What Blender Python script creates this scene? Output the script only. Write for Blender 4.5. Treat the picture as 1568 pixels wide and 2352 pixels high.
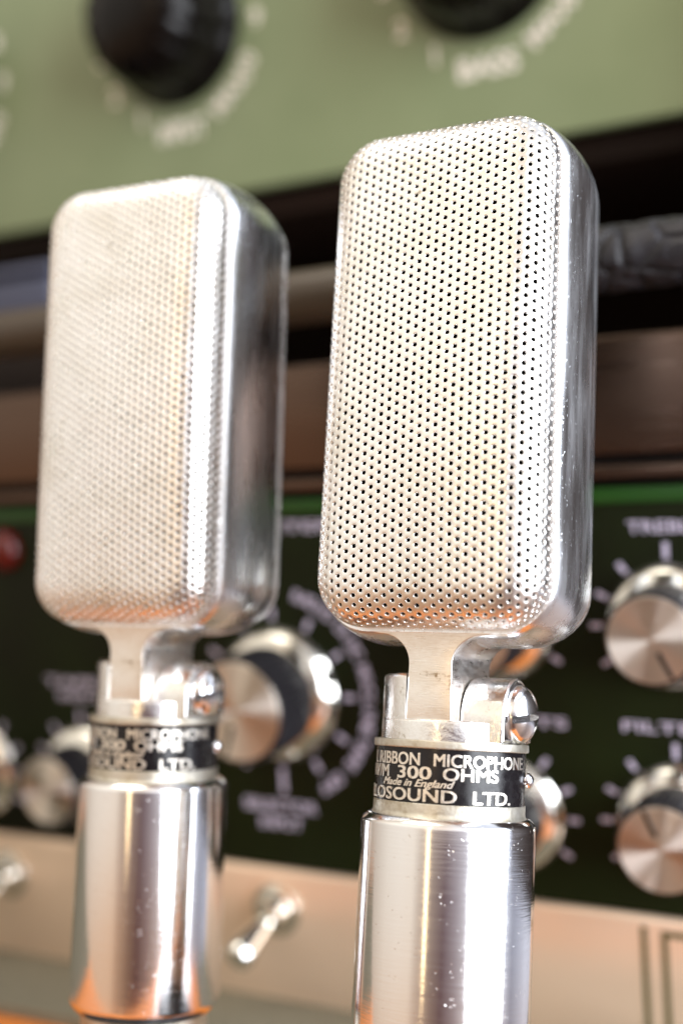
import bpy, bmesh, math, random
import numpy as np
from mathutils import Matrix, Vector

random.seed(4)
C = bpy.context.scene
for o in list(bpy.data.objects):
    bpy.data.objects.remove(o)
S = 0.01                       # everything is written in centimetres, the scene is in metres
ZD = 5.5                       # height of the microphone's shoulder over the desk

# ------------------------------------------------------------------ camera
cam_d = bpy.data.cameras.new('camera')
cam = bpy.data.objects.new('camera', cam_d)
C.collection.objects.link(cam)
right = Vector((0.89531093, 0.44210033, 0.05445759))
up = Vector((0.02771504, -0.17730608, 0.98376543))
back = right.cross(up)
m = Matrix.Identity(4)
for i in range(3):
    m[i][0], m[i][1], m[i][2] = right[i], up[i], back[i]
m.translation = Vector((6.7735, -17.393, 1.1744 + ZD)) * S
cam.matrix_world = m
cam_d.sensor_fit = 'HORIZONTAL'
cam_d.sensor_width = 24.0
cam_d.lens = 2850 / 1568 * 24.0
cam_d.clip_start = 0.005
cam_d.clip_end = 60
cam_d.dof.use_dof = True
cam_d.dof.focus_distance = 0.1775
cam_d.dof.aperture_fstop = 7.4
C.camera = cam

# ------------------------------------------------------------------ world: dim warm room, procedural
W = bpy.data.worlds.new('World')
C.world = W
W.use_nodes = True
nt = W.node_tree
nt.nodes.clear()
out = nt.nodes.new('ShaderNodeOutputWorld')
bg = nt.nodes.new('ShaderNodeBackground')
bg.inputs['Strength'].default_value = 1.25
nt.links.new(bg.outputs[0], out.inputs[0])
tc = nt.nodes.new('ShaderNodeTexCoord')
grad = nt.nodes.new('ShaderNodeTexGradient')
grad.gradient_type = 'RADIAL'
nt.links.new(tc.outputs['Generated'], grad.inputs[0])
rampA = nt.nodes.new('ShaderNodeValToRGB')
def azp(a):                    # azimuth from -Y towards +X, degrees -> ramp position
    return (0.25 + a / 360.0) % 1.0
stops = [(-88, (.46, .40, .34)), (-60, (.67, .62, .55)), (-40, (.72, .67, .60)), (-22, (.72, .66, .58)), (-12, (.48, .41, .35)),
         (6, (.24, .19, .17)), (20, (.13, .09, .10)), (36, (.28, .25, .28)), (55, (.55, .55, .6)), (100, (.55, .60, .72)),
         (118, (.28, .31, .40)), (150, (.58, .64, .78)), (178, (.46, .50, .60)), (198, (.14, .12, .11)), (215, (.18, .15, .13)),
         (235, (.60, .58, .6)), (248, (.30, .24, .22)), (268, (.40, .34, .28))]
stops = sorted((azp(a), c) for a, c in stops)
el = rampA.color_ramp.elements
while len(el) > 1:
    el.remove(el[0])
el[0].position = stops[0][0]
el[0].color = (*stops[0][1], 1)
for p, c in stops[1:]:
    e = el.new(p)
    e.color = (*c, 1)
nt.links.new(grad.outputs['Color'], rampA.inputs[0])
rampB = nt.nodes.new('ShaderNodeValToRGB')
elB = rampB.color_ramp.elements
while len(elB) > 1:
    elB.remove(elB[0])
hi_ = [(p, c) for p, c in stops if not (azp(-15) < p < azp(45)) and not (azp(110) < p < azp(185))] + [(azp(118), (.55, .60, .72)), (azp(150), (.95, 1.02, 1.15)), (azp(180), (.70, .75, .85))] + [(azp(-8), (.70, .61, .51)), (azp(15), (.62, .54, .48)), (azp(38), (.70, .68, .70))]
for i_, (p, c) in enumerate(sorted(hi_)):
    e = elB[0] if i_ == 0 else elB.new(p)
    e.position = p
    e.color = (*c, 1)
nt.links.new(grad.outputs['Color'], rampB.inputs[0])
sep = nt.nodes.new('ShaderNodeSeparateXYZ')
nt.links.new(tc.outputs['Generated'], sep.inputs[0])
mr = nt.nodes.new('ShaderNodeMapRange')
mr.inputs[1].default_value = -1
mr.inputs[2].default_value = 1
nt.links.new(sep.outputs[2], mr.inputs[0])
rampE = nt.nodes.new('ShaderNodeValToRGB')
e = rampE.color_ramp.elements
e[0].position = 0.0; e[0].color = (.35, .2, .12, 1)
e[1].position = 1.0; e[1].color = (.9, .87, .82, 1)
for p, c in ((.34, (.70, .49, .36, 1)), (.42, (.84, .77, .72, 1)), (.48, (.88, .85, .83, 1)), (.58, (1, 1, 1, 1)), (.68, (1.25, 1.22, 1.18, 1))):
    q = e.new(p); q.color = c
nt.links.new(mr.outputs[0], rampE.inputs[0])
mul = nt.nodes.new('ShaderNodeMix')
mul.data_type = 'RGBA'; mul.blend_type = 'MULTIPLY'
mul.inputs[0].default_value = 1.0
mrz = nt.nodes.new('ShaderNodeMapRange')
mrz.inputs[1].default_value = -.03
mrz.inputs[2].default_value = .10
nt.links.new(sep.outputs[2], mrz.inputs[0])
mixab = nt.nodes.new('ShaderNodeMix')
mixab.data_type = 'RGBA'
nt.links.new(mrz.outputs[0], mixab.inputs[0])
nt.links.new(rampA.outputs[0], mixab.inputs[6])
nt.links.new(rampB.outputs[0], mixab.inputs[7])
nt.links.new(mixab.outputs[2], mul.inputs[6])
nt.links.new(rampE.outputs[0], mul.inputs[7])
nt.links.new(mul.outputs[2], bg.inputs[0])

# ------------------------------------------------------------------ lamps
def area(name, az, elev, dist, sx, sy, radiance, color, target=(0, 0, .10)):
    d = bpy.data.lights.new(name, 'AREA')
    d.shape = 'RECTANGLE'; d.size = sx; d.size_y = sy
    d.energy = radiance * math.pi * sx * sy
    d.color = color
    o = bpy.data.objects.new(name, d)
    C.collection.objects.link(o)
    a, e_ = math.radians(az), math.radians(elev)
    p = Vector((math.sin(a) * math.cos(e_), -math.cos(a) * math.cos(e_), math.sin(e_))) * dist + Vector(target)
    o.location = p
    o.rotation_euler = (p - Vector(target)).to_track_quat('Z', 'Y').to_euler()
    return o
area('window_light', 77, 10, 1.5, 1.5, 1.5, 9.0, (.90, .94, 1.0))
area('side_window_light', 134, 26, 1.5, 1.15, .95, 2.6, (.80, .88, 1.0))
area('warm_strip_lamp', -3, 8, 1.1, .085, .9, 2.6, (1.0, .70, .36))
area('ceiling_bounce_lamp', -40, 62, 1.6, .9, .7, 3.0, (1.0, .93, .82))

C.view_settings.view_transform = 'Standard'
C.view_settings.look = 'None'
C.view_settings.exposure = 0.36
C.view_settings.gamma = 1.0
C.view_settings.use_curve_mapping = False

# ------------------------------------------------------------------ materials
def mat(name, base=(.5, .5, .5), rough=.4, metal=0.0, spec=.5, aniso=0.0, coat=0.0):
    mt = bpy.data.materials.new(name)
    mt.use_nodes = True
    b = mt.node_tree.nodes['Principled BSDF']
    b.inputs['Base Color'].default_value = (*base, 1)
    b.inputs['Roughness'].default_value = rough
    b.inputs['Metallic'].default_value = metal
    b.inputs['Specular IOR Level'].default_value = spec
    b.inputs['Anisotropic'].default_value = aniso
    b.inputs['Coat Weight'].default_value = coat
    b.inputs['Anisotropic Rotation'].default_value = .25
    return mt, mt.node_tree, b
def N(t, kind, **kw):
    n = t.nodes.new(kind)
    for k, v in kw.items():
        setattr(n, k, v)
    return n
def noise(t, scale, detail=3, rough=.55, vec=None, sc3=None):
    tcn = N(t, 'ShaderNodeTexCoord')
    mp = N(t, 'ShaderNodeMapping')
    if sc3:
        mp.inputs['Scale'].default_value = sc3
    t.links.new(tcn.outputs['Object'], mp.inputs[0])
    n = N(t, 'ShaderNodeTexNoise')
    n.inputs['Scale'].default_value = scale
    n.inputs['Detail'].default_value = detail
    n.inputs['Roughness'].default_value = rough
    t.links.new(mp.outputs[0], n.inputs['Vector'])
    return n
def ramp(t, src, stops):
    r = N(t, 'ShaderNodeValToRGB')
    e = r.color_ramp.elements
    e[0].position, e[1].position = stops[0][0], stops[-1][0]
    def c4(c): return (c, c, c, 1) if not hasattr(c, '__len__') else (*c, 1)
    e[0].color, e[1].color = c4(stops[0][1]), c4(stops[-1][1])
    for p, c in stops[1:-1]:
        q = e.new(p); q.color = c4(c)
    t.links.new(src, r.inputs[0])
    return r
def bump(t, b, src, strength, dist, prev=None):
    bp = N(t, 'ShaderNodeBump')
    bp.inputs['Strength'].default_value = strength
    bp.inputs['Distance'].default_value = dist
    t.links.new(src, bp.inputs['Height'])
    if prev is not None:
        t.links.new(prev.outputs[0], bp.inputs['Normal'])
    t.links.new(bp.outputs[0], b.inputs['Normal'])
    return bp
def rough_from(t, b, n, lo, hi, a=.35, z=.65):
    r = ramp(t, n.outputs[0], [(a, lo), (z, hi)])
    t.links.new(r.outputs[0], b.inputs['Roughness'])

# perforated grille: satin plated metal
M_grille, t, b = mat('grille_metal', (.86, .85, .83), .30, 1.0)
n = noise(t, 260, 4); rough_from(t, b, n, .24, .36)
n2 = noise(t, 90, 5); r = ramp(t, n2.outputs[0], [(.33, (.79, .77, .73)), (.5, (.86, .85, .83)), (.7, (.88, .87, .86))])
t.links.new(r.outputs[0], b.inputs['Base Color'])
n5 = noise(t, 330, 5, .7); r5 = ramp(t, n5.outputs[0], [(.27, (.38, .33, .24)), (.33, (1, 1, 1))])
mg = N(t, 'ShaderNodeMix', data_type='RGBA', blend_type='MULTIPLY'); mg.inputs[0].default_value = 1
t.links.new(r.outputs[0], mg.inputs[6]); t.links.new(r5.outputs[0], mg.inputs[7]); t.links.new(mg.outputs[2], b.inputs['Base Color'])
n3 = noise(t, 900, 3); b1 = bump(t, b, n3.outputs[0], .10, .0004)
n6 = noise(t, 55, 3); bump(t, b, n6.outputs[0], .25, .0012, b1)
# polished cast frame
M_frame, t, b = mat('frame_metal', (.84, .86, .89), .26, 1.0)
n = noise(t, 60, 5, sc3=(6, 6, 1)); rough_from(t, b, n, .20, .34)
n2 = noise(t, 420, 3, sc3=(5, 5, .6)); b1 = bump(t, b, n2.outputs[0], .04, .0003)
n3 = noise(t, 1500, 2); r3 = ramp(t, n3.outputs[0], [(.66, 0), (.72, 1)]); bump(t, b, r3.outputs[0], .25, .0003, b1)
# brushed flat face of lip and neck
M_neck, t, b = mat('neck_metal', (.78, .74, .69), .28, 1.0)
n = noise(t, 320, 5, sc3=(1, 1, 5)); rough_from(t, b, n, .26, .38)
n2 = noise(t, 260, 5, .7); r = ramp(t, n2.outputs[0], [(.30, (.30, .22, .14)), (.38, (.76, .71, .65)), (.6, (.84, .82, .79))])
t.links.new(r.outputs[0], b.inputs['Base Color'])
n3 = noise(t, 1500, 3, sc3=(.5, .5, 3)); bump(t, b, n3.outputs[0], .10, .0003)
# turned tube
M_tube, t, b = mat('tube_metal', (.82, .82, .83), .2, 1.0)
n = noise(t, 500, 4, sc3=(.4, .4, 5)); rough_from(t, b, n, .09, .16)
n2 = noise(t, 1400, 2, sc3=(.12, .12, 3)); b1 = bump(t, b, n2.outputs[0], .035, .0003)
tcn = N(t, 'ShaderNodeTexCoord')
vo = N(t, 'ShaderNodeTexVoronoi'); vo.inputs['Scale'].default_value = 1700
t.links.new(tcn.outputs['Object'], vo.inputs['Vector'])
r3 = ramp(t, vo.outputs['Distance'], [(.10, 0), (.17, 1)])
n4 = noise(t, 420, 2); r4 = ramp(t, n4.outputs[0], [(.55, 0), (.60, 1)])
mx = N(t, 'ShaderNodeMath', operation='MAXIMUM')
inv = N(t, 'ShaderNodeMath', operation='SUBTRACT'); inv.inputs[0].default_value = 1.0
t.links.new(r4.outputs[0], inv.inputs[1])
t.links.new(r3.outputs[0], mx.inputs[0]); t.links.new(inv.outputs[0], mx.inputs[1])
bump(t, b, mx.outputs[0], .35, .0002, b1)
r5 = ramp(t, mx.outputs[0], [(0, (.42, .38, .34)), (1, (.84, .84, .85))])
t.links.new(r5.outputs[0], b.inputs['Base Color'])
# plated clevis and screw
M_yoke, t, b = mat('yoke_metal', (.83, .83, .82), .16, 1.0)
n = noise(t, 200, 5); rough_from(t, b, n, .10, .30)
n2 = noise(t, 500, 6, .75); r = ramp(t, n2.outputs[0], [(.30, (.38, .33, .24)), (.40, (.82, .81, .79)), (.6, (.84, .84, .84))])
t.links.new(r.outputs[0], b.inputs['Base Color'])
n3 = noise(t, 700, 4); bump(t, b, n3.outputs[0], .18, .0005)
M_screw, t, b = mat('screw_metal', (.86, .87, .9), .18, 1.0)
n = noise(t, 400, 4); bump(t, b, n.outputs[0], .2, .0004)
# dull nickel rings
M_dull, t, b = mat('dull_nickel', (.58, .55, .47), .42, 1.0)
n = noise(t, 300, 6, .7); r = ramp(t, n.outputs[0], [(.3, (.34, .28, .18)), (.5, (.56, .53, .45)), (.7, (.66, .64, .58))])
t.links.new(r.outputs[0], b.inputs['Base Color'])
n3 = noise(t, 900, 3); bump(t, b, n3.outputs[0], .25, .0004)
# label
M_black, t, b = mat('label_enamel', (.006, .005, .006), .22, 0.0, .35)
n = noise(t, 600, 4); rough_from(t, b, n, .16, .36)
bump(t, b, n.outputs[0], .08, .0003)
M_letter, t, b = mat('letter_silver', (.80, .76, .68), .34, 1.0)
n = noise(t, 900, 5, .7); r = ramp(t, n.outputs[0], [(.30, (.42, .34, .24)), (.45, (.80, .76, .69))])
t.links.new(r.outputs[0], b.inputs['Base Color']); bump(t, b, n.outputs[0], .35, .0004)
M_screen, t, b = mat('screen_cloth', (.006, .005, .005), .9, 0, .1)
# rack materials
M_green, t, b = mat('sage_paint', (.20, .235, .125), .30, 0, .5)
n = noise(t, 14, 4); rough_from(t, b, n, .26, .36)
n2 = noise(t, 30, 4); r = ramp(t, n2.outputs[0], [(.3, (.19, .24, .125)), (.7, (.225, .275, .15))])
t.links.new(r.outputs[0], b.inputs['Base Color'])
M_olive, t, b = mat('panel_olive_black', (.011, .011, .004), .5, 0, .12)
n = noise(t, 25, 4); r = ramp(t, n.outputs[0], [(.3, (.004, .004, .0012)), (.7, (.008, .013, .002))])
t.links.new(r.outputs[0], b.inputs['Base Color']); rough_from(t, b, n, .46, .56)
M_stripe, t, b = mat('stripe_green', (.008, .05, .003), .4, 0, .4)
n = noise(t, 90, 3); rough_from(t, b, n, .35, .48)
M_bronze, t, b = mat('bronze_panel', (.115, .078, .060), .24, 1.0)
n = noise(t, 60, 4, sc3=(.3, 3, 3)); rough_from(t, b, n, .24, .34)
M_tan, t, b = mat('tan_anodised', (.80, .61, .45), .38, .5)
n = noise(t, 60, 4, sc3=(.3, 3, 3)); rough_from(t, b, n, .30, .40)
M_case, t, b = mat('case_dark', (.012, .007, .005), .6, 0, .3)
n = noise(t, 40, 4); rough_from(t, b, n, .5, .7)
M_chrome, t, b = mat('skirt_chrome', (.80, .78, .72), .12, 1.0)
n = noise(t, 80, 3); rough_from(t, b, n, .08, .18)
M_spun, t, b = mat('spun_cap', (.68, .61, .54), .5, 1.0, aniso=1.0)
tn = N(t, 'ShaderNodeTangent', direction_type='RADIAL', axis='Z')
t.links.new(tn.outputs[0], b.inputs['Tangent'])
n = noise(t, 40, 2); rough_from(t, b, n, .46, .54)
M_grip, t, b = mat('grip_black', (.012, .011, .013), .4, 0, .35)
n = noise(t, 400, 3); rough_from(t, b, n, .3, .46)
M_bake, t, b = mat('bakelite', (.004, .003, .0025), .2, 0, .18)
n = noise(t, 60, 3); rough_from(t, b, n, .14, .28)
M_print, t, b = mat('print_lilac', (.55, .51, .66), .5)
n = noise(t, 500, 3); rough_from(t, b, n, .45, .6)
M_printw, t, b = mat('print_cream', (.86, .82, .72), .5)
n = noise(t, 300, 3); rough_from(t, b, n, .45, .6)
M_oliveline, t, b = mat('line_olive', (.10, .085, .03), .5)
n = noise(t, 300, 3); rough_from(t, b, n, .45, .6)
M_leather, t, b = mat('leather_black', (.035, .034, .038), .46, 0, .4)
n = noise(t, 70, 6, .65, sc3=(1.6, 1, 1)); b1 = bump(t, b, n.outputs[0], .7, .003)
tcn = N(t, 'ShaderNodeTexCoord')
vo = N(t, 'ShaderNodeTexVoronoi', feature='DISTANCE_TO_EDGE'); vo.inputs['Scale'].default_value = 130
t.links.new(tcn.outputs['Object'], vo.inputs['Vector'])
r = ramp(t, vo.outputs[0], [(.0, 0), (.12, 1)]); bump(t, b, r.outputs[0], .6, .0015, b1)
r = ramp(t, n.outputs[0], [(.3, (.005, .005, .007)), (.7, (.022, .021, .026))]); t.links.new(r.outputs[0], b.inputs['Base Color'])
M_bar, t, b = mat('bar_brown', (.05, .035, .022), .42, 0, .4)
n = noise(t, 40, 5, sc3=(.5, 3, 3)); rough_from(t, b, n, .32, .5)
M_blue, t, b = mat('blue_grey_box', (.06, .066, .10), .45, 0, .3)
n = noise(t, 60, 3); rough_from(t, b, n, .35, .5)
M_red, t, b = mat('red_jewel', (.09, .002, .001), .15, 0, .6)
n = noise(t, 60, 3); rough_from(t, b, n, .1, .2)
M_white, t, b = mat('lever_white', (.85, .85, .82), .12, 1.0)
n = noise(t, 60, 3); rough_from(t, b, n, .1, .2)
M_desk, t, b = mat('desk_wood', (.40, .16, .05), .32, 0, .5)
wv = noise(t, 22, 6, .6, sc3=(.35, 4, 4)); r = ramp(t, wv.outputs[0], [(.3, (.48, .13, .014)), (.5, (.66, .19, .022)), (.7, (.72, .24, .035))])
t.links.new(r.outputs[0], b.inputs['Base Color']); rough_from(t, b, wv, .26, .40)
M_mat, t, b = mat('mat_felt', (.17, .155, .11), .7, 0, .3)
n = noise(t, 500, 4); r = ramp(t, n.outputs[0], [(.3, (.14, .128, .09)), (.7, (.20, .185, .135))])
t.links.new(r.outputs[0], b.inputs['Base Color']); bump(t, b, n.outputs[0], .4, .001)
M_cab, t, b = mat('cabinet_wood', (.03, .014, .007), .7, 0, .15)
n = noise(t, 18, 5, sc3=(.4, 4, 4)); r = ramp(t, n.outputs[0], [(.3, (.006, .003, .0015)), (.7, (.016, .007, .004))])
t.links.new(r.outputs[0], b.inputs['Base Color'])

# ------------------------------------------------------------------ mesh helpers (input in cm)
def mesh_from(name, verts, faces, smooth=True, angle=35):
    me = bpy.data.meshes.new(name)
    me.from_pydata([tuple(float(c) * S for c in v) for v in verts], [], faces)
    bm = bmesh.new(); bm.from_mesh(me)
    bmesh.ops.remove_doubles(bm, verts=bm.verts, dist=1e-7)
    bmesh.ops.recalc_face_normals(bm, faces=bm.faces)
    bm.to_mesh(me); bm.free()
    if smooth:
        me.shade_smooth()
        me.set_sharp_from_angle(angle=math.radians(angle))
    return me
def link(name, me, material, parent=None, loc=(0, 0, 0), rot=None):
    o = bpy.data.objects.new(name, me)
    if material is not None and not me.materials:
        me.materials.append(material)
    C.collection.objects.link(o)
    if parent is not None:
        o.parent = parent
    o.location = Vector(loc) * S
    if rot is not None:
        o.rotation_euler = rot
    return o
def thing(name, label, cat, matrix, group=None):
    o = bpy.data.objects.new(name, None)
    C.collection.objects.link(o)
    o.empty_display_size = .01
    o.matrix_world = matrix
    o['label'] = label; o['category'] = cat
    if group: o['group'] = group
    return o
def lathe(profile, seg=96, cap=True):
    """profile: list of (r, z); closed solid when ends have r=0"""
    vs, fs = [], []
    k = len(profile)
    for i in range(seg):
        a = 2 * math.pi * i / seg
        for r_, z_ in profile:
            vs.append((r_ * math.cos(a), r_ * math.sin(a), z_))
    for i in range(seg):
        j = (i + 1) % seg
        for q in range(k - 1):
            f = [i * k + q, j * k + q, j * k + q + 1, i * k + q + 1]
            fs.append(f)
    return vs, fs
def clean(vs, fs):
    key, idx, nv = {}, [], []
    for v in vs:
        kk = (round(v[0], 6), round(v[1], 6), round(v[2], 6))
        if kk not in key:
            key[kk] = len(nv); nv.append(v)
        idx.append(key[kk])
    nf = []
    for f in fs:
        g = []
        for i in f:
            q = idx[i]
            if q not in g: g.append(q)
        if len(g) > 2: nf.append(g)
    return nv, nf
def lathe_mesh(name, profile, seg=96, angle=35):
    vs, fs = clean(*lathe(profile, seg))
    return mesh_from(name, vs, fs, True, angle)
def rounded(profile, rad, n=5):
    """round the inner corners of an open 2d polyline"""
    out = [profile[0]]
    for i in range(1, len(profile) - 1):
        p0, p1, p2 = (np.array(profile[i + d], float) for d in (-1, 0, 1))
        a, c = p0 - p1, p2 - p1
        la, lc = np.linalg.norm(a), np.linalg.norm(c)
        rr = rad[i] if hasattr(rad, '__len__') else rad
        q = min(rr, la * .45, lc * .45)
        if q < 1e-5:
            out.append(tuple(p1)); continue
        s, e_ = p1 + a / la * q, p1 + c / lc * q
        for k in range(n + 1):
            u = k / n
            out.append(tuple((1 - u) ** 2 * s + 2 * u * (1 - u) * p1 + u * u * e_))
    out.append(profile[-1])
    return out
def box_mesh(name, x0, x1, y0, y1, z0, z1, bev=.05, seg=3):
    bm = bmesh.new()
    bmesh.ops.create_cube(bm, size=1)
    for v in bm.verts:
        v.co = Vector(((x0 + x1) / 2 + v.co.x * (x1 - x0), (y0 + y1) / 2 + v.co.y * (y1 - y0), (z0 + z1) / 2 + v.co.z * (z1 - z0))) * S
    if bev:
        bmesh.ops.bevel(bm, geom=bm.edges[:], offset=bev * S, segments=seg, affect='EDGES', profile=.5)
    me = bpy.data.meshes.new(name)
    bm.to_mesh(me); bm.free()
    me.shade_smooth(); me.set_sharp_from_angle(angle=math.radians(40))
    return me
def prism_mesh(name, outline, axis, a0, a1, bev=.04, angle=40, seg=3):
    """outline in 2d, extruded along axis ('x' -> outline is (y,z); 'y' -> outline is (x,z))"""
    bm = bmesh.new()
    def P(p, a):
        return Vector((a, p[0], p[1]) if axis == 'x' else (p[0], a, p[1])) * S
    lo = [bm.verts.new(P(p, a0)) for p in outline]
    hi = [bm.verts.new(P(p, a1)) for p in outline]
    bm.faces.new(lo); bm.faces.new(hi[::-1])
    k = len(outline)
    rim = []
    for i in range(k):
        bm.faces.new([lo[(i + 1) % k], lo[i], hi[i], hi[(i + 1) % k]])
    bmesh.ops.recalc_face_normals(bm, faces=bm.faces)
    if bev:
        es = [e for e in bm.edges if (e.verts[0] in lo and e.verts[1] in lo) or (e.verts[0] in hi and e.verts[1] in hi)]
        bmesh.ops.bevel(bm, geom=es, offset=bev * S, segments=seg, affect='EDGES', profile=.5, clamp_overlap=True)
    me = bpy.data.meshes.new(name)
    bm.to_mesh(me); bm.free()
    me.shade_smooth(); me.set_sharp_from_angle(angle=math.radians(angle))
    return me
def text_mesh(word, bold=.02, shear=0.0, spacing=1.0):
    """vertices (unit coordinates) and faces of a word"""
    cu = bpy.data.curves.new('lettering', 'FONT')
    cu.body = word; cu.offset = bold; cu.shear = shear; cu.space_character = spacing
    cu.resolution_u = 4
    o = bpy.data.objects.new('lettering', cu)
    C.collection.objects.link(o)
    bpy.context.view_layer.update()
    me = o.evaluated_get(bpy.context.evaluated_depsgraph_get()).to_mesh()
    vs = np.array([tuple(v.co) for v in me.vertices]); fs = [list(p.vertices) for p in me.polygons]
    o.to_mesh_clear()
    bpy.data.objects.remove(o); bpy.data.curves.remove(cu)
    return vs, fs
def solid_text(vs, fs, fn, h):
    """map flat letters through fn(x, y, height) and give them thickness h"""
    n = len(vs)
    top = [fn(v[0], v[1], h) for v in vs]
    bot = [fn(v[0], v[1], -.01) for v in vs]
    cnt = {}
    for f in fs:
        for i in range(len(f)):
            e_ = (f[i], f[(i + 1) % len(f)])
            cnt[tuple(sorted(e_))] = cnt.get(tuple(sorted(e_)), []) + [e_]
    faces = [list(f) for f in fs]
    for k_, l in cnt.items():
        if len(l) == 1:
            a, c = l[0]
            faces.append([c, a, a + n, c + n])
    return top + bot, faces

# ------------------------------------------------------------------ setting: desk, mat, wall
def tagS(o): o['kind'] = 'structure'; return o
desk = tagS(link('desk_top', box_mesh('desk_top', -60, 5, -4.2, 27, -3, 0, .2), M_desk))
wall = tagS(link('wall', box_mesh('wall', -160, 160, 60.2, 62, -4, 130, 0), M_cab))

# ------------------------------------------------------------------ microphones
A, D1, D2, ZB, ZT, RC = 1.825, .953, .87, 2.551, 10.288, .82

def outline_path(n_corner=14, n_side=14):
    """rounded rectangle with very slightly barrelled long sides: points and outward normals (x,z)"""
    pts = []
    cs = [(A - RC, ZB + RC, -90), (A - RC, ZT - RC, 0), (-A + RC, ZT - RC, 90), (-A + RC, ZB + RC, 180)]
    for q, (cx, cz, a0) in enumerate(cs):
        for i in range(n_corner + 1):
            a = math.radians(a0 + 90 * i / n_corner)
            pts.append((cx + RC * math.cos(a), cz + RC * math.sin(a), math.cos(a), math.sin(a)))
        nx = cs[(q + 1) % 4]
        a = math.radians(a0 + 90)
        p = (cx + RC * math.cos(a), cz + RC * math.sin(a))
        e_ = (nx[0] + RC * math.cos(a), nx[1] + RC * math.sin(a))
        for i in range(1, n_side):
            u = i / n_side
            pts.append((p[0] + (e_[0] - p[0]) * u, p[1] + (e_[1] - p[1]) * u, math.cos(a), math.sin(a)))
    return pts

def frame_mesh():
    path = outline_path()
    # profile (y, outward offset): flat front lip, crowned outer face, back lip, inner wall
    raw = [(-D1, -.09), (-D1, -.03), (-D1 + .03, -.005)]
    for i in range(1, 12):
        u = i / 12
        raw.append((-D1 + .035 + (D1 + D2 - .07) * u, -.005 + .11 * (1 - (2 * u - 1) ** 2)))
    raw += [(D2 - .035, -.005), (D2, -.035), (D2, -.09), (D2 - .1, -.12), (-D1 + .1, -.12)]
    k = len(raw); vs, fs = [], []
    for x, z, nx, nz in path:
        for y, o_ in raw:
            vs.append((x + nx * o_, y, z + nz * o_))
    n_ = len(path)
    for i in range(n_):
        j = (i + 1) % n_
        for q in range(k):
            w = (q + 1) % k
            fs.append([i * k + q, j * k + q, j * k + w, i * k + w])
    return mesh_from('frame', vs, fs, True, 32)

RG = .68                                      # width of the grille's rolled border
_ss = np.linspace(0, 1, 401)
_an = math.pi / 2 * _ss ** 1.55
_dx, _dy = np.cos(_an), np.sin(_an)
_cx = np.concatenate([[0], np.cumsum((_dx[1:] + _dx[:-1]) / 2)]) / 400
_cy = np.concatenate([[0], np.cumsum((_dy[1:] + _dy[:-1]) / 2)]) / 400
ARC = RG / _cx[-1]; RV = _cy[-1] * ARC        # arc length and depth of the roll
def roll(q):
    q = max(0.0, min(1.0, q / ARC))
    return float(np.interp(q, _ss, _cx)) * ARC, float(np.interp(q, _ss, _cy)) * ARC, math.pi / 2 * q ** 1.55
WALL = .17
GA, GZB, GZT, GRC = A - .075, ZB + .075, ZT - .075, RC - .075
def grille_map(p, inset=0.0):
    """flat sheet coordinates -> pressed grille shape (x, y<0 outward, z)"""
    cz = (GZB + GZT) / 2; hx, hz = GA - GRC, (GZT - GZB) / 2 - GRC
    rf = GRC - RG
    qx = max(-hx, min(hx, p[0])); qz = max(-hz, min(hz, p[1]))
    vx, vz = p[0] - qx, p[1] - qz
    rho = math.hypot(vx, vz)
    rr_ = rf + ARC
    rd = rr_ + WALL
    if rho > rd:
        vx, vz, rho = vx * rd / rho, vz * rd / rho, rd
    if rho <= rf or rho < 1e-9:
        x, z, y = qx + vx, qz + vz, -RV - WALL
        nrm = (0, -1, 0)
    elif rho > rr_:
        x, z, y = qx + vx / rho * GRC, qz + vz / rho * GRC, -(rd - rho)
        nrm = (vx / rho, 0, vz / rho)
    else:
        rx_, ry_, ph = roll(rho - rf)
        rad = rf + rx_
        x, z, y = qx + vx / rho * rad, qz + vz / rho * rad, -(RV - ry_) - WALL
        nrm = (vx / rho * math.sin(ph), -math.cos(ph), vz / rho * math.sin(ph))
    hzt = (GZT - GZB) / 2
    dome = .17 * max(0, 1 - (x / GA) ** 2) * max(0, 1 - (z / hzt) ** 2)
    return (x - nrm[0] * inset, y - dome - nrm[1] * inset, z + cz - nrm[2] * inset), rho / rd, rd - rho
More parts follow.
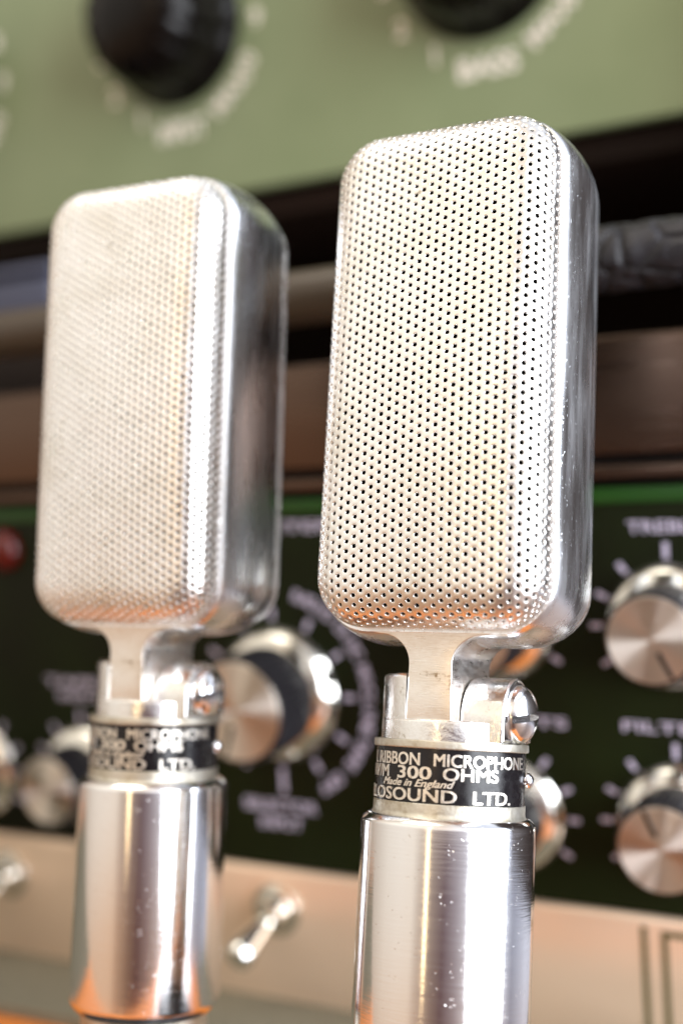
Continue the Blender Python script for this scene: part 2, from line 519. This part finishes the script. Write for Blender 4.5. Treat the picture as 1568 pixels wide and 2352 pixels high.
def grille_mesh():
    pitch = .141; cw = pitch * math.sqrt(3) / 2
    hexr = pitch / math.sqrt(3)
    cz = (GZB + GZT) / 2
    ext_x = GA - RG + ARC + WALL; ext_z = (GZT - GZB) / 2 - RG + ARC + WALL
    vs, fs, key = [], [], {}
    def vert(p, inset=0.0, share=False):
        if share:
            k_ = (round(p[0], 4), round(p[1], 4))
            if k_ in key: return key[k_]
        co, _, _ = grille_map(p, inset)
        vs.append(co)
        if share: key[k_] = len(vs) - 1
        return len(vs) - 1
    cols = int(ext_x / cw) + 2; rows = int(ext_z / pitch) + 2
    for ci in range(-cols, cols + 1):
        for ri in range(-rows, rows + 1):
            c = (ci * cw, (ri + (.5 if ci % 2 else 0)) * pitch)
            if abs(c[0]) > ext_x + .1 or abs(c[1]) > ext_z + .1: continue
            # hexagon with corners on the +-x axis, 12 rim points
            rim = []
            for i in range(12):
                a = math.radians(30 * i)
                if i % 2 == 0: r_ = hexr
                else: r_ = hexr * math.cos(math.radians(30))
                rim.append((c[0] + r_ * math.cos(a), c[1] + r_ * math.sin(a)))
            ins = [grille_map(q)[2] for q in rim]
            if max(ins) <= 1e-6: continue
            centre_in = grille_map(c)[2]
            R_ = [vert(q, 0, True) for q in rim]
            if centre_in < .05:
                fs.append(R_); continue
            jit = (random.uniform(-.002, .002), random.uniform(-.002, .002))
            hr = .0315 * random.uniform(.96, 1.05)
            rings = []
            for rr, dep in ((.041, .0), (.0365, .0022), (hr, .008), (hr - .002, .045)):
                rings.append([vert((c[0] + jit[0] + rr * math.cos(math.radians(30 * i)), c[1] + jit[1] + rr * math.sin(math.radians(30 * i))), dep) for i in range(12)])
            seq = [R_] + rings
            for a_, b_ in zip(seq[:-1], seq[1:]):
                for i in range(12):
                    j = (i + 1) % 12
                    fs.append([a_[i], a_[j], b_[j], b_[i]])
    me = bpy.data.meshes.new('grille')
    nv, nf = vs, [[i for n_, i in enumerate(f) if i != f[n_ - 1]] for f in fs]
    me.from_pydata([tuple(c_ * S for c_ in v) for v in nv], [], [f for f in nf if len(f) > 2])
    bm = bmesh.new(); bm.from_mesh(me)
    bmesh.ops.recalc_face_normals(bm, faces=bm.faces)
    bm.to_mesh(me); bm.free()
    me.validate()
    me.shade_smooth(); me.set_sharp_from_angle(angle=math.radians(62))
    return me

def neck_mesh():
    hw = .33
    right_ = []
    top = ZB + .06
    pts = [(-1.02, top), (1.02, top), (1.02, ZB + .03)]
    def fillet(s):
        o_ = []
        for i in range(11):
            a = math.radians(90 - 90 * i / 10)
            o_.append((s * (hw + .46 - .46 * math.cos(a) * 1.0), ZB + .0 - .42 + .42 * math.sin(a)))
        return o_
    # right side: from (hw+.46, ZB) down to (hw, ZB-.42)
    rt = [(hw + .46 * (1 - math.sin(math.radians(9 * i))), ZB - .42 * (1 - math.cos(math.radians(9 * i)))) for i in range(11)]
    pts += rt + [(hw + .005, 1.75), (hw + .02, 1.30), (-hw - .02, 1.30), (-hw - .005, 1.75)]
    pts += [(-x, z) for x, z in rt[::-1]] + [(-1.02, ZB + .03)]
    return prism_mesh('neck', pts, 'y', -D1 + .004, .62, .025, 40)

def ear_mesh(s):
    R_, zc = .64, 1.37
    out_ = [(-R_, 1.075), (R_, 1.075)]
    for i in range(25):
        a = math.pi * i / 24
        out_.append((R_ * math.cos(a), zc + R_ * math.sin(a)))
    x0, x1 = (.352, 1.02)
    return prism_mesh('yoke_ear', out_, 'x', s * x0, s * x1, .06, 30, 5)

def block_ear_mesh():
    seg = [(1.025 * math.cos(math.radians(a)), 1.025 * math.sin(math.radians(a))) for a in np.linspace(109.6, 250.4, 24)]
    bm = bmesh.new()
    lo = [bm.verts.new(Vector((x, y, 1.075)) * S) for x, y in seg]
    hi = [bm.verts.new(Vector((x, y, 2.0)) * S) for x, y in seg]
    bm.faces.new(lo); ft = bm.faces.new(hi)
    for i in range(len(seg)):
        j = (i + 1) % len(seg)
        bm.faces.new([lo[i], lo[j], hi[j], hi[i]])
    bmesh.ops.recalc_face_normals(bm, faces=bm.faces)
    bmesh.ops.bevel(bm, geom=list(ft.edges), offset=.10 * S, segments=4, affect='EDGES', profile=.5, clamp_overlap=True)
    me = bpy.data.meshes.new('yoke_ear')
    bm.to_mesh(me); bm.free()
    me.shade_smooth(); me.set_sharp_from_angle(angle=math.radians(35))
    return me

def screw_mesh():
    """domed slotted head, axis +x"""
    bm = bmesh.new()
    R_ = .43; H_ = .27
    prof = [(R_, -.05), (R_, .0)] + [(R_ * math.cos(math.radians(a)), .0 + H_ * math.sin(math.radians(a))) for a in range(9, 91, 9)]
    vs, fs = clean(*lathe(prof, 64))
    me = mesh_from('screw', vs, fs, True, 50)
    bm.from_mesh(me)
    # cut the slot: bisect twice along the slot walls, lower what lies between
    w = .052 * S
    for s in (-1, 1):
        bmesh.ops.bisect_plane(bm, geom=bm.verts[:] + bm.edges[:] + bm.faces[:], plane_co=(0, s * w, 0), plane_no=(0, 1, 0), dist=1e-8)
    inner = [f for f in bm.faces if abs(f.calc_center_median().y) < w * .98 and f.calc_center_median().z > 0.0005 * S]
    r = bmesh.ops.extrude_face_region(bm, geom=inner)
    nv = [g for g in r['geom'] if isinstance(g, bmesh.types.BMVert)]
    for v in nv: v.co.z = min(v.co.z, .045 * S)
    bmesh.ops.delete(bm, geom=inner, context='FACES_ONLY')
    bmesh.ops.recalc_face_normals(bm, faces=bm.faces)
    bm.to_mesh(me); bm.free()
    me.shade_smooth(); me.set_sharp_from_angle(angle=math.radians(35))
    return me

def band_text():
    """all raised lettering of the label band, wrapped round the cylinder"""
    V0 = 21.3                                  # azimuth the band is seen from
    allv, allf = [], []
    def put(word, t0, t1, z0, z1, bold=.02, shear=0, h=.014, sp=1.0, ref=None):
        vs, fs = text_mesh(word, 0.0, shear, sp)
        x0, x1 = vs[:, 0].min(), vs[:, 0].max()
        y0, y1 = (vs[:, 1].min(), vs[:, 1].max()) if ref is None else ref
        def fn(x, y, hh):
            a = math.radians(V0 + t0 + (t1 - t0) * (x - x0) / (x1 - x0))
            r_ = 1.09 + hh
            return (r_ * math.sin(a), -r_ * math.cos(a), z0 + (z1 - z0) * (y - y0) / (y1 - y0))
        for q, (dx, dy) in enumerate(((0, 0), (-bold, bold * .5), (bold, -bold * .5), (-bold, -bold * .5), (bold, bold * .5))):
            w = vs.copy(); w[:, 0] += dx; w[:, 1] += dy
            a_, f_ = solid_text(w, fs, fn, h + .0007 * q)
            k_ = len(allv)
            allv.extend(a_); allf.extend([[i + k_ for i in f] for f in f_])
    put('L', -75, -69.5, .715, .885, .025)
    put('RIBBON', -66, -23, .715, .885, .025)
    put('MICROPHONE', -12, 67.5, .715, .885, .025)
    put('RV/M', -79, -52, .53, .70, .022)
    put('300', -41.5, -14, .53, .70, .022)
    put('OHMS', -5, 37, .53, .70, .022)
    put('Made in England', -58, 3.5, .425, .525, .03, .38, ref=(0, .70))
    put('RESLOSOUND', -102, 5, .225, .395, .022)
    put('LTD.', 17.5, 50, .225, .395, .022)
    return mesh_from('lettering', allv, allf, True, 30)

def screen_mesh():
    return box_mesh('inner_screen', -A + .33, A - .33, -D1 - .45, D2 + .45, ZB + .33, ZT - .33, .3, 4)

mic_meshes = {}
def build_mic(matrix, label):
    root = thing('ribbon_microphone', label, 'microphone', matrix, 'ribbon microphones')
    link('frame', frame_mesh(), M_frame, root)
    gm = grille_mesh()
    link('front_grille', gm, M_grille, root, (0, -D1 + .03, 0))
    bgr = link('back_grille', gm, M_grille, root, (0, D2 - .03, 0), (0, 0, math.pi))
    bgr.scale = (1, 1.05, 1)
    link('inner_screen', screen_mesh(), M_screen, root)
    link('neck', neck_mesh(), M_neck, root)
    prof = rounded([(0, 1.36), (1.03, 1.36), (1.03, 1.06), (0, 1.06)], [.0, .05, .0, 0])
    yoke = link('yoke', lathe_mesh('yoke', prof), M_yoke, root)
    link('yoke_ear', ear_mesh(1), M_yoke, yoke)
    link('yoke_ear', block_ear_mesh(), M_yoke, yoke)
    sc = link('screw', screw_mesh(), M_screw, yoke, (1.02, 0, 1.49))
    sc.rotation_euler = Matrix(((0, 0, 1), (0, 1, 0), (-1, 0, 0))).to_euler()
    sc.rotation_euler = (Matrix(((0, 0, 1), (0, 1, 0), (-1, 0, 0))) @ Matrix.Rotation(math.radians(101), 3, 'Z')).to_euler()
    prof = rounded([(0, 1.063), (1.13, 1.063), (1.13, .95), (0, .95)], .02)
    link('top_ring', lathe_mesh('top_ring', prof), M_dull, root)
    prof = [(0, .95), (1.09, .95), (1.09, .20), (0, .20)]
    band = link('label_band', lathe_mesh('label_band', prof, 128), M_black, root)
    link('lettering', band_text(), M_letter, band)
    rv = lathe_mesh('rivet', [(0.0, .13)] + [(.115 * math.sin(math.radians(a)), .03 + .10 * math.cos(math.radians(a))) for a in range(10, 91, 10)] + [(.07, .02), (.07, -.05), (0, -.05)], 32)
    az = math.radians(21.3 + 82)
    rivet = link('rivet', rv, M_screw, band, (1.09 * math.sin(az), -1.09 * math.cos(az), .56))
    rivet.rotation_euler = Vector((math.sin(az), -math.cos(az), 0)).to_track_quat('Z', 'Y').to_euler()
    prof = rounded([(0, .20), (1.105, .20), (1.105, .05), (1.13, .0), (0, 0)], [.0, .015, .02, .0, 0])
    link('lower_ring', lathe_mesh('lower_ring', prof), M_dull, root)
    prof = rounded([(0, .012), (1.15, .012), (1.19, -.005), (1.27, -.085), (1.27, -3.72), (1.14, -3.86), (0, -3.86)], [0, .02, .05, .05, .12, .05, 0])
    link('tube', lathe_mesh('tube', prof, 160), M_tube, root)
    prof = rounded([(0, -3.86), (1.07, -3.86), (1.07, -4.35), (.8, -4.5), (0, -4.5)], .04)
    link('stand_socket', lathe_mesh('stand_socket', prof), M_dull, root)
    # small round foot, level on the desk
    inv = matrix.to_3x3().inverted()
    foot = lathe_mesh('stand_foot', rounded([(0, .95), (.9, .9), (1.3, .6), (2.6, .25), (2.6, 0.0), (0, 0)], .1))
    base_pt = matrix @ (Vector((0, 0, -4.6)) * S)
    o = link('stand_foot', foot, M_grip, root)
    o.matrix_world = Matrix.Translation((base_pt.x, base_pt.y, .0005))
    o.matrix_parent_inverse = Matrix.Identity(4)
    o.matrix_basis = matrix.inverted() @ Matrix.Translation((base_pt.x, base_pt.y, .0005))
    return root

mR = Matrix.Translation(Vector((0, 0, ZD)) * S)
micR = build_mic(mR, 'silver ribbon microphone with crisp sharp perforated grille, nearer one on the right')
mL = Matrix.Identity(4)
ax = [Vector((.99969156, .02482848, -.00057279)), Vector((-.02470695, .9966088, .07848865)), Vector((.00251960, -.07845029, .99691484))]
for i in range(3):
    for j in range(3): mL[i][j] = ax[j][i]
mL.translation = Vector((-5.8538, .9147, .1598 + ZD)) * S
def copy_tree(o, parent=None):
    c = o.copy(); C.collection.objects.link(c)
    if parent is not None: c.parent = parent
    for ch in o.children: copy_tree(ch, c)
    return c
micL = copy_tree(micR)
micL.matrix_world = mL
micL['label'] = 'blurred silver ribbon microphone on the left, further back, white glare down its grille'
for ch in micL.children:
    if ch.name.startswith('stand_foot'):
        p = mL @ (Vector((0, 0, -4.6)) * S)
        ch.matrix_basis = mL.inverted() @ Matrix.Translation((p.x, p.y, .0005))

# ------------------------------------------------------------------ console behind
PX = Vector((.99936211, -.03506206, -.00678411)); PY = Vector((.03560194, .96320424, .26640214)); PZ = Vector((-.00280612, -.26647373, .9638381))
mP = Matrix.Identity(4)
for i in range(3):
    mP[i][0], mP[i][1], mP[i][2] = PX[i], PY[i], PZ[i]
mP.translation = Vector((1.6139, 7.4132, 3.4837 + ZD)) * S

con = thing('tape_console', 'dark tilted audio console with rows of metal capped knobs behind the two microphones', 'audio console', mP)
X0, X1 = -34, 1.75
link('case', box_mesh('case', X0, X1, .6, 7.5, -9.6, 5.85, .1), M_case, con)
panel = link('control_panel', box_mesh('control_panel', X0, X1, 0, .59, -5.92, 2.81, .04), M_olive, con)
link('green_stripe', box_mesh('green_stripe', X0, X1, -.05, .1, 2.49, 2.80, .02), M_stripe, con)
link('trim_strip', box_mesh('trim_strip', X0, X1, -.18, .55, 3.0, 3.24, .05), M_bronze, con)
link('upper_panel', box_mesh('upper_panel', X0, X1, -.02, .58, 3.46, 5.80, .06), M_bronze, con)
lowp = link('lower_panel', box_mesh('lower_panel', X0, X1, -.10, .58, -9.5, -5.95, .12), M_tan, con)

def ptext(word, u, v, cap, parent, mt, width=None, bold=.015, rot=0.0, y=-.004, name='lettering'):
    vs, fs = text_mesh(word, bold)
    cx = (vs[:, 0].min() + vs[:, 0].max()) / 2; w0 = vs[:, 0].max() - vs[:, 0].min()
    sy = cap / .70; sx = (width / w0) if width else sy
    ca, sa = math.cos(rot), math.sin(rot)
    def fn(x, yy, hh):
        a, c = (x - cx) * sx, (yy - .35) * sy
        return (u + a * ca - c * sa, y - max(hh, 0), v + a * sa + c * ca)
    a_, f_ = solid_text(vs, fs, fn, .006)
    return link(name, mesh_from(name, a_, f_, True, 30), mt, parent)
def ticks(u, v, marks, w, parent, mt, y=-.004):
    vs, fs = [], []
    for deg, r0, r1 in marks:
        a = math.radians(deg); d = (math.sin(a), math.cos(a)); p = (d[1], -d[0])
        k = len(vs)
        for yy in (y, y - .006):
            for r_, s in ((r0, -1), (r0, 1), (r1, 1), (r1, -1)):
                vs.append((u + d[0] * r_ + p[0] * s * w / 2, yy, v + d[1] * r_ + p[1] * s * w / 2))
        fs += [[k, k + 1, k + 2, k + 3], [k + 4, k + 5, k + 6, k + 7]] + [[k + i, k + (i + 1) % 4, k + 4 + (i + 1) % 4, k + 4 + i] for i in range(4)]
    return link('scale_marks', mesh_from('scale_marks', vs, fs, False), mt, parent)

KROT = Matrix(((1, 0, 0), (0, 0, -1), (0, 1, 0)))    # knob axis +z -> panel -y
def knob_meshes(rs, rg, h, flutes):
    # skirt: domed chrome disc
    sk = lathe_mesh('skirt', rounded([(0, .0), (rs, .0), (rs, .06), (rs * .90, .24 * rs / 1.28), (rg * 1.03, .36 * rs / 1.28), (0, .36 * rs / 1.28)], [0, .02, .05, .12, .02, 0]), 96, 50)
    z0 = .30 * rs / 1.28
    vs, fs = [], []
    seg = flutes * 4
    prof = [(0, z0, 0), (1.0, z0, 1), (1.0, h - .10, 1), (.985, h - .03, .5), (.955, h, 0), (0, h, 0)]
    k = len(prof)
    for i in range(seg):
        a = 2 * math.pi * i / seg
        fl = .022 * math.cos(flutes * a)
        for r_, z_, q in prof: vs.append((rg * (r_ + fl * q) * math.cos(a), rg * (r_ + fl * q) * math.sin(a), z_))
    for i in range(seg):
        j = (i + 1) % seg
        for q in range(k - 1): fs.append([i * k + q, j * k + q, j * k + q + 1, i * k + q + 1])
    vs, fs = clean(vs, fs)
    gr = mesh_from('knob', vs, fs, True, 30)
    cp = lathe_mesh('cap', rounded([(0, h - .02), (rg * .93, h - .02), (rg * .93, h + .03), (rg * .905, h + .045), (0, h + .012)], [0, 0, .02, .01, 0]), 128, 30)
    pt = box_mesh('pointer', -.045, .045, rg * .30, rg * .90, h + .0, h + .052, .01, 1)
    return gr, sk, cp, pt
KS = knob_meshes(1.29, .90, 1.45, 40)
KB = knob_meshes(1.62, 1.20, 1.75, 48)
def knob(u, v, meshes, deg, parent=con):
    gr, sk, cp, pt = meshes
    k = link('knob', gr, M_grip, parent, (u, -.002, v), (KROT @ Matrix.Rotation(math.radians(-deg), 3, 'Z')).to_euler())
    link('skirt', sk, M_chrome, k)
    link('cap', cp, M_spun, k)
    link('pointer', pt, M_bake, k)
    return k
knob(0, 0, KS, 152)
knob(0, -4.03, KS, -22)
knob(-3.65, -4.12, KS, 40)
knob(-3.65, .02, KS, -60)
knob(-15.2, -4.12, KS, 100)
knob(-18.85, -4.2, KS, 10)
knob(-9.21, -1.75, KB, 200)
std = [(d, 1.36, 1.36 + (.32 if d == 0 else .24)) for d in (-120, -90, -65, -37, 0, 37, 65, 90, 120)]
for (u, v) in ((0, 0), (0, -4.03), (-3.65, -4.12), (-3.65, .02), (-15.2, -4.12), (-18.85, -4.2)):
    ticks(u, v, std, .11, con, M_print)
ticks(-9.21, -1.75, [(d, 1.76, 2.05 if d != 180 else 2.35) for d in range(0, 360, 30)], .12, con, M_print)
ptext('TREBLE', 0, 2.0, .24, con, M_print, 1.5)
ptext('FILTERS', 0, -2.04, .22, con, M_print, 2.1)
ptext('WEIGHTS', -3.66, -2.06, .22, con, M_print, 2.9)
ptext('TAPE', -15.4, -1.70, .22, con, M_print, 1.7)
ptext('INPUT', -15.1, -2.05, .22, con, M_print, 1.5)
ptext('METER', -8.5, 2.18, .24, con, M_print, 2.2)
ptext('SELECTOR', -9.35, -4.42, .26, con, M_print, 2.0)
ptext('INPUT', -9.35, -4.84, .26, con, M_print, 1.15)
def arc_word(word, deg, r_):
    step = 5.2
    for i, chx in enumerate(word):
        a = deg + (i - (len(word) - 1) / 2) * step
        if chx == ' ': continue
        ar = math.radians(a)
        ptext(chx, -9.21 + r_ * math.sin(ar), -1.75 + r_ * math.cos(ar), .26, con, M_print, None, .03, -ar)
for w_, d_ in (('RADIO', 28), ('DISC', 57), ('MIC', 80), ('LINE', 100), ('TAPE 1', 128), ('OFF', 148)):
    arc_word(w_, d_, 2.42)
# red jewel lamp on the panel
jl = link('pilot_lamp', lathe_mesh('pilot_lamp', [(0, .45)] + [(.55 * math.sin(math.radians(a)), .05 + .40 * math.cos(math.radians(a))) for a in range(10, 91, 10)] + [(.55, 0), (0, 0)], 48), M_red, con, (-17.3, -.002, 1.75))
jl.rotation_euler = KROT.to_euler()
# toggle switches on the lower panel
tg_base = lathe_mesh('toggle_switch', rounded([(0, 0), (.62, 0), (.62, .12), (.42, .16), (.34, .5), (0, .5)], [0, .02, .03, .05, .05, 0]), 48)
tg_lever = lathe_mesh('lever', rounded([(0, .3), (.18, .3), (.36, 1.5), (.30, 1.72), (0, 1.76)], [0, 0, .12, .08, 0]), 48, 60)
for u, v in ((-9.55, -6.9), (-18.0, -7.0)):
    tb = link('toggle_switch', tg_base, M_chrome, con, (u, -.102, v), KROT.to_euler())
    lv = link('lever', tg_lever, M_white, tb, (0, 0, 0), (math.radians(22), math.radians(-8), 0))
# olive outline printed on the lower panel
def strip(u0, u1, v0, v1):
    return box_mesh('panel_outline', u0, u1, -.112, -.104, v0, v1, 0)
link('panel_outline', strip(-.87, -.74, -9.2, -6.15), M_oliveline, con)
link('panel_outline', strip(-.45, -.32, -9.2, -6.2), M_oliveline, con)
link('panel_outline', strip(-.318, 1.6, -6.33, -6.2), M_oliveline, con)
# carrying handle
def tube_mesh(name, x0, x1, r_, ny=48, nx=60, wob=0.0, seed=1, cap_r=.12):
    rnd = random.Random(seed)
    ph = [rnd.uniform(0, 6.28) for _ in range(12)]
    vs, fs = [], []
    for i in range(nx + 1):
        u = i / nx; x = x0 + (x1 - x0) * u
        e_ = min((x - x0), (x1 - x)) / cap_r
        rr = r_ * (math.sqrt(max(0, 1 - (1 - min(1, e_)) ** 2)) if e_ < 1 else 1)
        for j in range(ny):
            a = 2 * math.pi * j / ny
            w_ = wob * (math.sin(7 * x + 2 * a + ph[0]) * .5 + math.sin(13 * x - 3 * a + ph[1]) * .35 + math.sin(23 * x + 5 * a + ph[2]) * .2)
            vs.append((x, (rr + w_ * min(1, e_)) * math.cos(a), (rr + w_ * min(1, e_)) * math.sin(a)))
    for i in range(nx):
        for j in range(ny):
            q = (j + 1) % ny
            fs.append([i * ny + j, i * ny + q, (i + 1) * ny + q, (i + 1) * ny + j])
    return mesh_from(name, vs, fs, True, 60)
hb = link('handle', tube_mesh('handle', -30, -1.9, .58), M_bar, con, (0, -1.0, 7.18))
link('leather_grip', tube_mesh('leather_grip', -1.95, 1.65, .62, 72, 200, .018, 3), M_leather, hb)
for u in (-29, 1.2):
    link('handle_bracket', box_mesh('handle_bracket', u - .4, u + .4, -.9, 2.2, 5.6, 7.2, .1), M_case, con)

# small blue-grey box on top of the console, behind the handle
bxm = mP @ Matrix.Translation(Vector((-18.8, 3.2, 5.87)) * S)
bx = thing('junction_box', 'small blurred blue-grey box on the console behind the handle at the far left', 'box', bxm)
link('base', box_mesh('base', -2.2, 2.2, -1.3, 1.3, 0, 1.7, .1), M_case, bx)
link('case', box_mesh('case', -2.2, 2.2, -1.3, 1.3, 1.71, 3.2, .25), M_blue, bx)
link('lid', box_mesh('lid', -2.3, 2.3, -1.4, 1.4, 3.21, 3.5, .12), M_blue, bx)

# rack that carries the upper unit
rk = thing('equipment_rack', 'dark wooden rack with a shelf under the green amplifier', 'rack', mP)
link('back_board', box_mesh('back_board', -38, 3, 24, 25, -4, 34, .1), M_cab, rk)
link('shelf', box_mesh('shelf', -36.9, 1.9, 8.6, 24, 10.9, 11.62, .05), M_cab, rk)
for u in (-38, 2):
    link('side_board', box_mesh('side_board', u, u + 1, 6.5, 24, -5.0, 34, .1), M_cab, rk)

# upper amplifier
mU = mP @ Matrix.Translation(Vector((0, 8.0, 0)) * S)
am = thing('amplifier', 'sage green painted amplifier panel with large black knobs above the console', 'amplifier', mU)
link('front_panel', box_mesh('front_panel', -36, 1.7, 0, .5, 11.66, 24, .1), M_green, am)
link('case', box_mesh('case', -35.5, 1.2, .52, 14, 11.7, 23.8, .1), M_case, am)
def big_knob_mesh():
    vs, fs = [], []
    fl = 16; seg = fl * 8
    prof = [(0, 0, 0), (2.4, 0, 0), (2.4, .15, 0), (2.3, .35, 0), (2.18, .5, .5), (2.16, .7, 1), (2.10, 1.3, 1), (1.96, 1.8, 1), (1.70, 2.2, .8), (1.36, 2.46, .5), (1.0, 2.60, .25), (.5, 2.70, 0), (0, 2.72, 0)]
    k = len(prof)
    for i in range(seg):
        a = 2 * math.pi * i / seg
        f_ = -.10 * max(0, math.cos(fl * a)) ** 2
        for r_, z_, q in prof: vs.append(((r_ + f_ * q) * math.cos(a), (r_ + f_ * q) * math.sin(a), z_))
    for i in range(seg):
        j = (i + 1) % seg
        for q in range(k - 1): fs.append([i * k + q, j * k + q, j * k + q + 1, i * k + q + 1])
    vs, fs = clean(vs, fs)
    return mesh_from('knob', vs, fs, True, 40)
bk = big_knob_mesh()
for u in (-26.2, -16.2, -6.15):
    kb = link('knob', bk, M_bake, am, (u, -.002, 16.95), KROT.to_euler())
    link('pointer', box_mesh('pointer', -.06, .06, .55, .8, 2.6, 2.74, .01, 1), M_printw, kb)
for u, word in ((-16.2, 'INPUT'), (-6.1, 'BASS'), (-26.2, 'MIC')):
    ptext(word, u, 13.84, .55, am, M_printw, 1.75, .03)
nums = [(-150, '1'), (-124, '2'), (-98, '3'), (-72, '4'), (-46, '5'), (0, '6'), (46, '7'), (70, '8'), (96, '9'), (122, '10'), (141, 'MAX')]
for u in (-26.2, -16.2, -6.15):
    for d_, s_ in nums:
        a = math.radians(d_)
        ptext(s_, u + 2.95 * math.sin(a), 16.95 + 2.95 * math.cos(a), .5, am, M_printw, None, .03, math.radians(180 - d_) if len(s_) > 1 else 0, name='numeral')

# grey felt mat along the console's foot; left arm added to cut orange reflections
def mat_mesh():
    pts = [(-48, 26), (-48, -3.9), (-13.2, -3.9), (-13.2, 5.4), (4.6, 5.4), (4.6, 26)]
    bm = bmesh.new()
    lo = [bm.verts.new(Vector((x, y, .002)) * S) for x, y in pts]
    hi = [bm.verts.new(Vector((x, y, .22)) * S) for x, y in pts]
    bm.faces.new(lo); bm.faces.new(hi)
    for i in range(len(pts)):
        j = (i + 1) % len(pts)
        bm.faces.new([lo[i], lo[j], hi[j], hi[i]])
    bmesh.ops.recalc_face_normals(bm, faces=bm.faces)
    me = bpy.data.meshes.new('desk_mat')
    bm.to_mesh(me); bm.free()
    return me
mt_o = link('desk_mat', mat_mesh(), M_mat)
mt_o['label'] = 'grey olive felt mat on the desk along the foot of the console'; mt_o['category'] = 'mat'
